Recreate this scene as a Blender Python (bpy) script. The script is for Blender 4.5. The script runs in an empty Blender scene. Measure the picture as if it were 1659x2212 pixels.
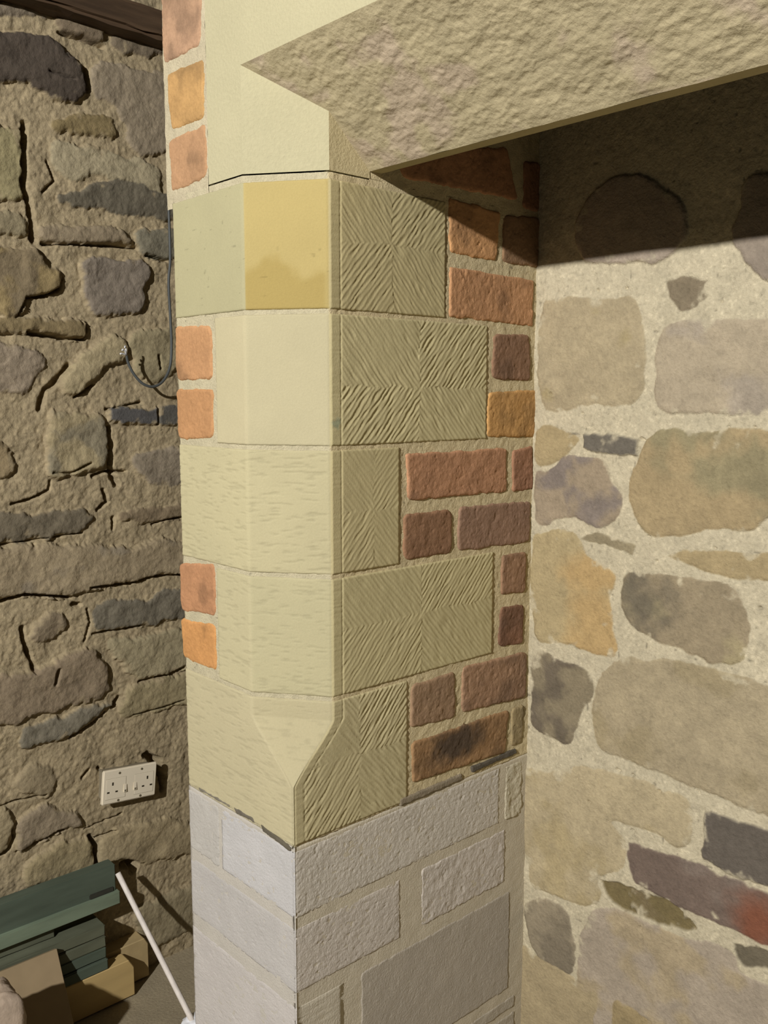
import bpy, bmesh, math, random
import numpy as np
from mathutils import Vector, Matrix
random.seed(4)
SC = bpy.context.scene
COL = SC.collection

# ------------------------------------------------------------------ camera
CAM = np.array([0.9017, -0.6645, 0.5740])
YAW, PITCH, FPX = -0.833, -0.1258, 1991.75
CX, CY = 829.5, 1106.0
FW = np.array([math.sin(YAW) * math.cos(PITCH), math.cos(YAW) * math.cos(PITCH), math.sin(PITCH)])
RT = np.array([math.cos(YAW), -math.sin(YAW), 0.0])
UP = np.cross(RT, FW)
cam = bpy.data.cameras.new('camera')
co = bpy.data.objects.new('camera', cam)
COL.objects.link(co)
cam.sensor_fit = 'VERTICAL'
cam.sensor_height = 24.0
cam.lens = 24.0 * FPX / 2212.0
cam.clip_start = 0.02
m = Matrix(((RT[0], UP[0], -FW[0], CAM[0]), (RT[1], UP[1], -FW[1], CAM[1]), (RT[2], UP[2], -FW[2], CAM[2]), (0, 0, 0, 1)))
co.matrix_world = m
SC.camera = co

# ------------------------------------------------------------------ light and exposure
SC.view_settings.view_transform = 'Standard'
SC.view_settings.look = 'None'
SC.view_settings.gamma = 1.0
SC.view_settings.use_curve_mapping = False
SC.view_settings.exposure = 0.0
LIGHT_POS = (0.86, -2.5, 1.545)
li = bpy.data.lights.new('ceiling_bulb', 'POINT')
li.energy = 560.0
li.color = (1.0, 0.985, 0.985)
li.shadow_soft_size = 0.035
lo = bpy.data.objects.new('ceiling_bulb', li)
lo.location = LIGHT_POS
COL.objects.link(lo)
wd = bpy.data.worlds.new('room_air')
SC.world = wd
wd.use_nodes = True
wd.node_tree.nodes['Background'].inputs[0].default_value = (1.0, 0.92, 0.80, 1)
wd.node_tree.nodes['Background'].inputs[1].default_value = 0.05

# ------------------------------------------------------------------ dimensions
D = 0.4674            # depth of the reveal
W = 0.2601            # width of the pier's front
C1, C2 = 0.0889, 0.0656
Z1, Z2, Z3, Z4, Z5 = 0.8400, 0.6772, 0.5080, 0.3434, 0.1818
LX = -1.2             # room's left wall
FLOOR = -0.925
YL, ZL, TL = 0.131, 0.853, 0.150   # lower arris and back of the lintel


def at(px, py, ax, val):
    d = FW + RT * (px - CX) / FPX + UP * (CY - py) / FPX
    t = (val - CAM[ax]) / d[ax]
    return CAM + d * t


# ------------------------------------------------------------------ noise
def vnoise(u, v, seed):
    rs = np.random.RandomState(seed)
    T = rs.rand(256, 256)
    iu = np.floor(u).astype(int); iv = np.floor(v).astype(int)
    fu = u - iu; fv = v - iv
    fu = fu * fu * (3 - 2 * fu); fv = fv * fv * (3 - 2 * fv)
    a = T[iu & 255, iv & 255]; b = T[(iu + 1) & 255, iv & 255]
    c = T[iu & 255, (iv + 1) & 255]; d = T[(iu + 1) & 255, (iv + 1) & 255]
    return ((a * (1 - fu) + b * fu) * (1 - fv) + (c * (1 - fu) + d * fu) * fv) * 2 - 1


def fbm(u, v, size, seed, octv=4, gain=.5):
    s = np.zeros_like(u); a = 1.0; k = 1.0 / size; tot = 0
    for i in range(octv):
        s += a * vnoise(u * k + 17.3 * i, v * k + 9.1 * i, seed + i)
        tot += a; a *= gain; k *= 2.03
    return s / tot


def sstep(a, b, x):
    t = np.clip((x - a) / (b - a), 0, 1)
    return t * t * (3 - 2 * t)


def lin(c):
    out = []
    for x in c:
        x = x / 255.0
        out.append(x / 12.92 if x <= 0.04045 else ((x + 0.055) / 1.055) ** 2.4)
    return np.array(out)


# how much light each face of the place gets: turns a colour read off the photo into the material's own colour
K_FRONT, K_JAMB, K_BACK, K_LEFT = 0.95, 0.41, 0.90, 0.39


def alb(c, k):
    return np.clip(lin(c) / k * 0.60, 0.003, 0.8)


# ------------------------------------------------------------------ polygons
def round_poly(P, r):
    P = np.array(P, float); n = len(P); out = []
    for i in range(n):
        a, b, c = P[i - 1], P[i], P[(i + 1) % n]
        la, lc = np.linalg.norm(a - b), np.linalg.norm(c - b)
        ra, rc = min(r, la * .48), min(r, lc * .48)
        p0 = b + (a - b) / max(la, 1e-9) * ra; p2 = b + (c - b) / max(lc, 1e-9) * rc
        for t in (0, .25, .5, .75, 1):
            out.append((1 - t) ** 2 * p0 + 2 * t * (1 - t) * b + t * t * p2)
    return np.array(out)


def sdf_poly(U, V, P):
    """positive inside"""
    d2 = np.full(U.shape, 1e9); inside = np.zeros(U.shape, bool)
    n = len(P)
    for i in range(n):
        ax, ay = P[i]; bx, by = P[(i + 1) % n]
        ex, ey = bx - ax, by - ay
        L = ex * ex + ey * ey + 1e-14
        t = np.clip(((U - ax) * ex + (V - ay) * ey) / L, 0, 1)
        d2 = np.minimum(d2, (U - ax - t * ex) ** 2 + (V - ay - t * ey) ** 2)
        if abs(ey) > 1e-12:
            c = ((ay > V) != (by > V)) & (U < ex * (V - ay) / ey + ax)
            inside ^= c
    return np.where(inside, 1, -1) * np.sqrt(d2)


def sdf_line(U, V, P):
    d2 = np.full(U.shape, 1e9)
    for i in range(len(P) - 1):
        ax, ay = P[i]; bx, by = P[i + 1]
        ex, ey = bx - ax, by - ay
        L = ex * ex + ey * ey + 1e-14
        t = np.clip(((U - ax) * ex + (V - ay) * ey) / L, 0, 1)
        d2 = np.minimum(d2, (U - ax - t * ex) ** 2 + (V - ay - t * ey) ** 2)
    return np.sqrt(d2)


PLANES = {  # axis held, its value, u axis, outward normal
    'jamb': (0, 0.0, 1, (1, 0, 0)), 'front': (1, 0.0, 0, (0, -1, 0)),
    'back': (1, D, 0, (0, -1, 0)), 'left': (0, LX, 1, (1, 0, 0))}


def px2uv(plane, pts):
    ax, val, ua, n = PLANES[plane]
    return [(lambda q: (q[ua], q[2]))(at(x, y, ax, val)) for x, y in pts]


# ------------------------------------------------------------------ materials
def new_mat(name, rough=.9):
    mt = bpy.data.materials.new(name); mt.use_nodes = True
    nt = mt.node_tree; b = nt.nodes['Principled BSDF']
    b.inputs['Roughness'].default_value = rough
    b.inputs['Specular IOR Level'].default_value = 0.25
    return mt, nt, b


def masonry(name, grain, bump, speck=0.12, rough=.92):
    """colour from the mesh, broken up by fine procedural grain"""
    mt, nt, b = new_mat(name, rough)
    at_ = nt.nodes.new('ShaderNodeAttribute'); at_.attribute_name = 'Col'
    tc = nt.nodes.new('ShaderNodeTexCoord')
    n1 = nt.nodes.new('ShaderNodeTexNoise'); n1.inputs['Scale'].default_value = grain
    n1.inputs['Detail'].default_value = 5; n1.inputs['Roughness'].default_value = .65
    nt.links.new(tc.outputs['Object'], n1.inputs['Vector'])
    mr = nt.nodes.new('ShaderNodeMapRange')
    mr.inputs['From Min'].default_value = .25; mr.inputs['From Max'].default_value = .75
    mr.inputs['To Min'].default_value = 1 - speck; mr.inputs['To Max'].default_value = 1 + speck
    nt.links.new(n1.outputs['Fac'], mr.inputs['Value'])
    vm = nt.nodes.new('ShaderNodeVectorMath'); vm.operation = 'SCALE'
    nt.links.new(at_.outputs['Color'], vm.inputs[0]); nt.links.new(mr.outputs['Result'], vm.inputs['Scale'])
    nt.links.new(vm.outputs['Vector'], b.inputs['Base Color'])
    bp = nt.nodes.new('ShaderNodeBump'); bp.inputs['Strength'].default_value = 1.0
    bp.inputs['Distance'].default_value = bump
    nt.links.new(n1.outputs['Fac'], bp.inputs['Height'])
    nt.links.new(bp.outputs['Normal'], b.inputs['Normal'])
    return mt


M_STONE = masonry('sawn_sandstone', 420, .0004, .05)
M_BRICK = masonry('fired_brick', 260, .0012, .14)
M_MORTAR = masonry('lime_mortar', 380, .0022, .13)
M_BLOCK = masonry('aerated_concrete', 330, .0014, .07)
M_RUBBLE = masonry('rubble_and_lime', 210, .0022, .13)
M_OLD = masonry('old_rubble_wall', 150, .0022, .15)
M_LINTEL = masonry('tooled_lintel_stone', 230, .0012, .06)


def plain(name, c, k=K_LEFT, rough=.7, var=.12, scale=40, stretch=(1, 1, 1), bump=.0005, metal=0):
    mt, nt, b = new_mat(name, rough)
    b.inputs['Metallic'].default_value = metal
    a = alb(c, k)
    tc = nt.nodes.new('ShaderNodeTexCoord'); mp = nt.nodes.new('ShaderNodeMapping')
    mp.inputs['Scale'].default_value = stretch
    n1 = nt.nodes.new('ShaderNodeTexNoise'); n1.inputs['Scale'].default_value = scale
    n1.inputs['Detail'].default_value = 6
    cr = nt.nodes.new('ShaderNodeValToRGB')
    cr.color_ramp.elements[0].position = .3; cr.color_ramp.elements[1].position = .7
    cr.color_ramp.elements[0].color = (*(a * (1 - var)), 1); cr.color_ramp.elements[1].color = (*(a * (1 + var)), 1)
    bp = nt.nodes.new('ShaderNodeBump'); bp.inputs['Distance'].default_value = bump
    nt.links.new(tc.outputs['Object'], mp.inputs[0]); nt.links.new(mp.outputs[0], n1.inputs['Vector'])
    nt.links.new(n1.outputs['Fac'], cr.inputs[0]); nt.links.new(cr.outputs[0], b.inputs['Base Color'])
    nt.links.new(n1.outputs['Fac'], bp.inputs['Height']); nt.links.new(bp.outputs[0], b.inputs['Normal'])
    return mt


# ------------------------------------------------------------------ mesh builders
class Patches:
    """collects displaced grid patches and loose polygons as ONE mesh"""
    def __init__(s): s.v = []; s.c = []; s.f = []; s.n = 0; s.sm = []

    def grid(s, pos, col, keep=None, normal=None):
        r, c = pos.shape[:2]
        idx = np.arange(r * c).reshape(r, c)
        q = np.stack([idx[:-1, :-1], idx[:-1, 1:], idx[1:, 1:], idx[1:, :-1]], -1)
        if keep is not None:
            kq = keep[:-1, :-1] | keep[:-1, 1:] | keep[1:, 1:] | keep[1:, :-1]
            q = q[kq]
        q = q.reshape(-1, 4)
        p = pos.reshape(-1, 3)
        if normal is not None and len(q):
            k = q[len(q) // 2]
            nn = np.cross(p[k[1]] - p[k[0]], p[k[3]] - p[k[0]])
            if nn @ np.array(normal) < 0: q = q[:, ::-1]
        used = np.unique(q); rem = -np.ones(len(p), int); rem[used] = np.arange(len(used))
        s.v.append(p[used]); s.c.append(col.reshape(-1, 3)[used]); s.f.append(rem[q] + s.n); s.n += len(used)
        s.sm += [True] * len(q)

    def box(s, lo, hi, c):
        x0, y0, z0 = lo; x1, y1, z1 = hi
        p = np.array([(x0, y0, z0), (x1, y0, z0), (x1, y1, z0), (x0, y1, z0), (x0, y0, z1), (x1, y0, z1), (x1, y1, z1), (x0, y1, z1)], float)
        q = np.array([(0, 3, 2, 1), (4, 5, 6, 7), (0, 1, 5, 4), (1, 2, 6, 5), (2, 3, 7, 6), (3, 0, 4, 7)])
        s.v.append(p); s.c.append(np.tile(np.array(c, float), (8, 1))); s.f.append(q + s.n); s.n += 8
        s.sm += [False] * 6

    def build(s, name, mat, parent=None):
        V = np.concatenate(s.v); F = np.concatenate(s.f); Cc = np.concatenate(s.c)
        me = bpy.data.meshes.new(name)
        me.vertices.add(len(V)); me.vertices.foreach_set('co', V.astype(np.float32).ravel())
        me.loops.add(F.size); me.loops.foreach_set('vertex_index', F.astype(np.int32).ravel())
        me.polygons.add(len(F))
        me.polygons.foreach_set('loop_start', np.arange(0, F.size, 4, dtype=np.int32))
        me.polygons.foreach_set('use_smooth', np.array(s.sm, bool))
        at_ = me.color_attributes.new('Col', 'FLOAT_COLOR', 'POINT')
        at_.data.foreach_set('color', np.concatenate([Cc, np.ones((len(Cc), 1))], 1).astype(np.float32).ravel())
        me.update(calc_edges=True); me.validate()
        me.materials.append(mat)
        o = bpy.data.objects.new(name, me); COL.objects.link(o)
        if parent: o.parent = parent
        return o


def frame_pos(plane, U, V, H):
    ax, val, ua, n = PLANES[plane]
    p = np.zeros(U.shape + (3,))
    p[..., ax] = val + H * n[ax]; p[..., ua] = U; p[..., 2] = V
    return p


def masonry_unit(pt, plane, pts, colf, r=.006, level=.001, er=.004, rough=.0005, seed=1, step=.0016, wob=.0008, uv=False, pits=0):
    """one brick or block face standing out of the mortar; pts are photo points laid on the real plane"""
    P = round_poly(pts if uv else px2uv(plane, pts), r)
    m_ = .006
    u = np.arange(P[:, 0].min() - m_, P[:, 0].max() + m_, step); v = np.arange(P[:, 1].min() - m_, P[:, 1].max() + m_, step)
    U, V = np.meshgrid(u, v)
    d = sdf_poly(U, V, P) + wob * fbm(U, V, .012, seed, 3) * 1.6
    t = np.clip(d / er, 0, 1)
    H = level - er * .55 * (1 - np.sqrt(np.clip(1 - (1 - t) ** 2, 0, 1))) + np.minimum(d, 0) * 3.0
    H += rough * fbm(U, V, .02 if rough < .00065 or plane == 'front' else .012, seed + 5, 5, .7) * 2
    if pits:
        H -= pits * sstep(.35, .6, fbm(U, V, .006, seed + 11, 2))
    c = colf(U, V, d)
    pt.grid(frame_pos(plane, U, V, H), c, d > -.003, PLANES[plane][3])
    return P


def colmix(base, U, V, seed, amp=.12, size=.03, second=None, thr=.1, size2=.06):
    b = np.ones(U.shape + (3,)) * base
    if second is not None:
        k = sstep(thr, thr + .35, fbm(U, V, size2, seed + 40, 4))[..., None]
        b = b * (1 - k) + np.array(second) * k
    return b * (1 + amp * fbm(U, V, size, seed + 50, 4))[..., None]


# ================================================================== SETTING
MORTAR_B = (214, 201, 168)


def rubble_wall(name, plane, us, vs, stones, cracks, K, mortar_c, mat, relief, jitter, mort_amp, seed, thick, pocks=0, slope=None):
    U, V = np.meshgrid(us, vs)
    H = mort_amp * (fbm(U, V, .05, seed, 5, .6) * 1.6) + mort_amp * .5 * fbm(U, V, .009, seed + 9, 3)
    C = colmix(alb(mortar_c, K), U, V, seed, .13, .02)
    # sandy aggregate: light grains and dark specks in the mortar
    g = fbm(U, V, .0045, seed + 70, 2)
    C *= (1 + .22 * sstep(.3, .65, g) - .16 * sstep(.25, .6, -g))[..., None]
    g2 = vnoise(U / .0075, V / .0075, seed + 71)
    C *= (1 - .45 * sstep(.87, .97, g2))[..., None]
    H -= .0015 * sstep(.87, .97, g2)
    WOB = jitter * (fbm(U, V, .03, seed + 3, 4) * 1.5 + .4 * fbm(U, V, .008, seed + 4, 2))
    for i, st in enumerate(stones):
        poly, c = st[0], st[1]
        o = st[2] if len(st) > 2 else {}
        P = round_poly(poly, o.get('r', .018))
        lo = P.min(0) - .02; hi = P.max(0) + .02
        iu = np.where((us > lo[0]) & (us < hi[0]))[0]; iv = np.where((vs > lo[1]) & (vs < hi[1]))[0]
        if len(iu) < 2 or len(iv) < 2: continue
        sl = (slice(iv[0], iv[-1] + 1), slice(iu[0], iu[-1] + 1))
        u, v = U[sl], V[sl]
        d = sdf_poly(u, v, P) + WOB[sl]
        er = o.get('er', .006 if relief < .01 else .014)
        t = np.clip(d / er, 0, 1)
        lv = o.get('lv', relief)
        h = lv - er * .5 * (1 - np.sqrt(np.clip(1 - (1 - t) ** 2, 0, 1))) + np.minimum(d, 0) * 2.5
        a = o.get('rough', .0012)
        h += a * (fbm(u, v, .06, seed + 100 + i, 5, .6) * 2.2)
        tl = o.get('tilt', (0, 0)); cu, cv = P.mean(0)
        h += tl[0] * (u - cu) + tl[1] * (v - cv)
        col = colmix(alb(c, K), u, v, seed + i * 3, o.get('amp', .14), .035, None if 'c2' not in o else alb(o['c2'], K), o.get('thr', .05), o.get('s2', .07))
        if 'fn' in o: col = o['fn'](u, v, col)
        col = col * (1 + .13 * fbm(u, v, .011, seed + 300 + i, 3) - .10 * sstep(.3, .6, fbm(u, v, .006, seed + 400 + i, 2)))[..., None]
        k = (sstep(-.0018, .0022, d - .6 * np.maximum(0, H[sl] - h)) * (1 - .75 * sstep(.1, .45, fbm(u, v, .022, seed + 200 + i, 4) - d * 22)))[..., None]
        C[sl] = C[sl] * (1 - k) + col * k
        H[sl] = np.where(d > -.004, np.maximum(h, H[sl] * (1 - k[..., 0]) + h * k[..., 0]), H[sl])
    for pts, w, dep in cracks:
        d = sdf_line(U, V, pts) + .35 * w * fbm(U, V, .02, seed + 31, 3)
        k = 1 - sstep(.15 * w, .75 * w, d)
        H -= dep * k
    pt = Patches()
    if slope: H = H + slope(U, V)
    pt.grid(frame_pos(plane, U, V, H), C, None, PLANES[plane][3])
    # solid body behind the face
    ax, val, ua, n = PLANES[plane]
    lo = [0, 0, vs[0]]; hi = [0, 0, vs[-1]]
    lo[ua], hi[ua] = us[0], us[-1]
    s = n[ax]
    a_, b_ = val - s * (.05 if relief > .01 else .012), val - s * thick
    lo[ax], hi[ax] = min(a_, b_), max(a_, b_)
    pt.box(lo, hi, alb(mortar_c, K))
    o = pt.build(name, mat)
    o['kind'] = 'structure'
    return o


def Z(plane, ox, oy, sc, pts):
    return px2uv(plane, [(ox + x / sc, oy + y / sc) for x, y in pts])


def filler(u0, u1, v0, v1, avoid, palette, seed):
    """coursed rubble for the stretches of wall beyond what the photo shows"""
    rs = random.Random(seed); out = []
    v = v0
    while v < v1:
        h = rs.uniform(.09, .17); u = u0 + rs.uniform(-.1, 0)
        while u < u1:
            w = rs.uniform(.12, .3)
            a, b, c, d = u + .012, u + w - .012, v + .01, min(v + h - .01, v1)
            if not (b > avoid[0] and a < avoid[1] and d > avoid[2] and c < avoid[3]) and d - c > .03:
                j = lambda: rs.uniform(-.012, .012)
                out.append(([(a + j(), c + j()), (b + j(), c + j()), (b + j(), d + j()), (a + j(), d + j())], rs.choice(palette)))
            u += w
        v += h
    return out


# ---- fireplace back wall
A = lambda p: Z('back', 1120, 560, 3.078, p)
B = lambda p: Z('back', 1120, 1100, 3.078, p)
Cz = lambda p: Z('back', 1100, 1620, 2.968, p)
Dz = lambda p: Z('back', 760, 280, 1.845, p)


def red_end(u, v, col):
    P0 = px2uv('back', [(1640, 2000)])[0]
    k = sstep(.06, .01, .012 * fbm(u, v, .02, 3, 3) + np.hypot(u - P0[0], v - P0[1]))[..., None]
    return col * (1 - k) + alb((142, 90, 66), K_BACK) * k


def orange_side(u, v, col):
    P0 = px2uv('back', [(1300, 1370)])[0]; P1 = px2uv('back', [(1280, 1240)])[0]
    dd = np.minimum(np.hypot(u - P0[0], (v - P0[1]) * .8), np.hypot(u - P1[0], (v - P1[1]) * 2)) + .02 * fbm(u, v, .02, 7, 3)
    k = sstep(.085, .03, dd)[..., None]
    return col * (1 - k) + alb((200, 169, 116), K_BACK) * k


def soot_left(u, v, col):
    P0 = px2uv('back', [(1385, 1300)])[0]
    dd = np.hypot((u - P0[0]) * .8, v - P0[1]) + .03 * fbm(u, v, .02, 8, 4)
    k = (sstep(.06, .01, dd) * .8)[..., None]
    return col * (1 - k) + alb((112, 104, 88), K_BACK) * k


stones_b = [
    (A([(165, 262), (620, 262), (740, 235), (800, 262), (825, 420), (850, 520), (845, 850), (790, 940), (710, 975), (620, 985), (450, 960), (300, 1030), (160, 1000), (120, 700), (125, 500)]), (191, 174, 138), dict(c2=(180, 163, 120), r=.012)),
    (A([(985, 160), (1100, 115), (1280, 125), (1240, 190), (1280, 250), (1160, 340), (1080, 370), (1030, 320), (1000, 240)]), (138, 124, 100), dict(r=.006, lv=-.001)),
    (A([(995, 410), (1200, 385), (1430, 400), (1900, 390), (1950, 1060), (1540, 1050), (1400, 1030), (1100, 1030), (960, 1015), (900, 930), (905, 650), (925, 500)]), (192, 176, 148), dict(c2=(182, 168, 146), r=.012)),
    (A([(430, 1158), (660, 1163), (800, 1195), (800, 1310), (690, 1300), (560, 1288), (425, 1262)]), (108, 102, 92), dict(r=.002, lv=.004, er=.003, amp=.1)),
    (A([(300, 1140), (400, 1150), (420, 1170), (330, 1180)]), (128, 120, 102), dict(r=.003)),
    (A([(115, 1110), (260, 1100), (420, 1180), (400, 1240), (340, 1280), (230, 1370), (105, 1385)]), (188, 167, 122), {}),
    (A([(105, 1395), (200, 1410), (330, 1290), (600, 1340), (610, 1480), (690, 1570), (690, 1680), (580, 1785), (470, 1770), (380, 1720), (240, 1720), (200, 1780), (105, 1770)]), (168, 150, 124), dict(c2=(146, 133, 120), thr=.0, s2=.05, r=.014)),
    (A([(850, 1190), (1000, 1110), (1200, 1150), (1450, 1120), (1950, 1150), (1950, 1600), (1650, 1722), (1550, 1838), (1330, 1780), (1200, 1810), (1080, 1852), (900, 1852), (780, 1762), (720, 1530), (790, 1330)]), (182, 160, 118), dict(c2=(160, 148, 112), thr=-.05, s2=.08)),
    (B([(90, 170), (250, 130), (380, 140), (450, 230), (450, 310), (560, 350), (650, 430), (650, 500), (600, 590), (640, 720), (655, 990), (540, 980), (350, 910), (120, 870), (70, 600)]), (194, 174, 128), dict(fn=orange_side, r=.012)),
    (B([(390, 185), (520, 160), (700, 205), (785, 235), (760, 310), (680, 265), (560, 225), (400, 215)]), (156, 143, 112), dict(r=.004, er=.004, lv=.001)),
    (B([(960, 315), (1080, 260), (1300, 280), (1950, 290), (1950, 480), (1500, 470), (1240, 420), (1130, 370)]), (185, 164, 120), dict(r=.006, lv=.001)),
    (B([(690, 440), (760, 400), (900, 415), (1150, 455), (1400, 490), (1520, 640), (1560, 830), (1490, 1050), (1300, 1030), (1080, 930), (900, 880), (760, 780), (680, 650), (680, 520)]), (164, 148, 118), dict(c2=(180, 165, 126), thr=0, fn=soot_left, r=.02)),
    (B([(120, 930), (300, 1005), (400, 1040), (500, 1090), (500, 1250), (420, 1330), (385, 1480), (340, 1580), (200, 1520), (80, 1450), (85, 1050)]), (146, 133, 106), dict(c2=(122, 110, 91), thr=.0, s2=.05)),
    (B([(530, 1100), (600, 1020), (740, 985), (1000, 1000), (1200, 1040), (1440, 1090), (1650, 1170), (2000, 1250), (2000, 2150), (1500, 2000), (1300, 1890), (1100, 1820), (900, 1740), (700, 1660), (530, 1600), (480, 1400), (510, 1200)]), (186, 170, 136), dict(c2=(176, 160, 124), r=.02)),
    (Cz([(100, 110), (260, 150), (450, 100), (620, 130), (860, 190), (1100, 290), (1185, 350), (1180, 500), (1170, 600), (1060, 620), (980, 560), (900, 520), (760, 500), (640, 450), (750, 560), (750, 740), (690, 780), (560, 830), (600, 930), (540, 1000), (430, 1000), (280, 930), (140, 880), (95, 560), (85, 300)]), (199, 182, 144), dict(c2=(190, 172, 130), r=.012)),
    (Cz([(1250, 385), (1400, 430), (1950, 600), (1950, 940), (1400, 790), (1235, 690)]), (100, 92, 84), dict(c2=(122, 112, 98), r=.003, er=.004, lv=.003, amp=.1)),
    (Cz([(775, 580), (860, 610), (1250, 740), (1950, 1060), (1950, 1400), (1400, 1140), (1050, 990), (870, 900), (790, 850), (750, 680)]), (118, 100, 90), dict(c2=(138, 122, 108), thr=.1, fn=red_end, r=.006, er=.005, lv=.001)),
    (Cz([(556, 810), (760, 860), (1000, 940), (1180, 1090), (1225, 1160), (1150, 1195), (900, 1100), (720, 1030), (630, 950)]), (122, 107, 68), dict(r=.008, lv=-.004, er=.006, c2=(140, 124, 92))),
    (Cz([(105, 960), (250, 940), (380, 1030), (400, 1190), (440, 1250), (420, 1430), (340, 1450), (200, 1370), (130, 1230), (105, 1100)]), (158, 145, 120), dict(c2=(140, 128, 106), lv=.003)),
    (Cz([(530, 1010), (700, 1020), (900, 1110), (1150, 1200), (1250, 1220), (1440, 1290), (1470, 1420), (1950, 1620), (1950, 2200), (500, 2200), (440, 1850), (430, 1400), (445, 1200)]), (184, 169, 148), dict(c2=(186, 168, 134), thr=.1, r=.02)),
    (Cz([(1420, 1220), (1700, 1300), (1950, 1440), (1950, 1480), (1500, 1400), (1460, 1330)]), (112, 103, 84), dict(r=.004, lv=-.003)),
    (Cz([(105, 1500), (330, 1450), (420, 1500), (460, 1600), (420, 1800), (400, 2200), (100, 2200)]), (188, 170, 130), dict(c2=(176, 160, 124))),
    (Dz([(895, 340), (1000, 210), (1080, 180), (1190, 195), (1330, 280), (1345, 400), (1290, 490), (1210, 545), (1150, 530), (920, 530), (885, 430)]), (176, 160, 142), dict(lv=.005, r=.02)),
    (Dz([(1550, 220), (1620, 175), (1800, 180), (1900, 620), (1640, 600), (1560, 510), (1500, 430), (1540, 330)]), (160, 146, 130), dict(lv=.004)),
]
stones_b = [(s_[0], tuple(.84 * a_ + .16 * b_ for a_, b_ in zip(s_[1], (182, 166, 132))), s_[2]) for s_ in stones_b]
us = np.unique(np.concatenate([np.linspace(-.02, .47, 330), np.linspace(.47, 1.45, 110)]))
vs = np.unique(np.concatenate([np.linspace(FLOOR, -.5, 50), np.linspace(-.5, 1.12, 960), np.linspace(1.12, 1.85, 70)]))
pal_b = [(186, 168, 130), (165, 150, 122), (188, 174, 150), (178, 158, 116)]
stones_b += filler(-.02, 1.45, FLOOR, 1.85, (-.05, .46, -.3, .98), pal_b, 5)
cr_b = [(B([(700, 120), (712, 118)]), .002, .003)]
spot = random.Random(8)
for x, y in [(1245, 1680), (1272, 1732), (1312, 1773), (1365, 1794), (1205, 1696), (1424, 1708), (1332, 1663), (1336, 1664), (1366, 1674), (1508, 1709), (1272, 1846), (1383, 2002), (1390, 950), (1384, 948), (1572, 920), (1629, 922), (1418, 1211), (1398, 1157), (1402, 1159), (1640, 1312), (1641, 1314), (1266, 1560), (1542, 1183), (1290, 627), (1556, 650), (1352, 622), (1190, 850), (1256, 892)]:
    p = px2uv('back', [(x, y)])[0]
    cr_b.append(([p, (p[0] + .002, p[1] - .001)], spot.uniform(.0022, .004), .006))
rubble_wall('wall_back', 'back', us, vs, stones_b, cr_b, K_BACK, MORTAR_B, M_RUBBLE, .0014, .0036, .0013, 11, .3)

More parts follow.
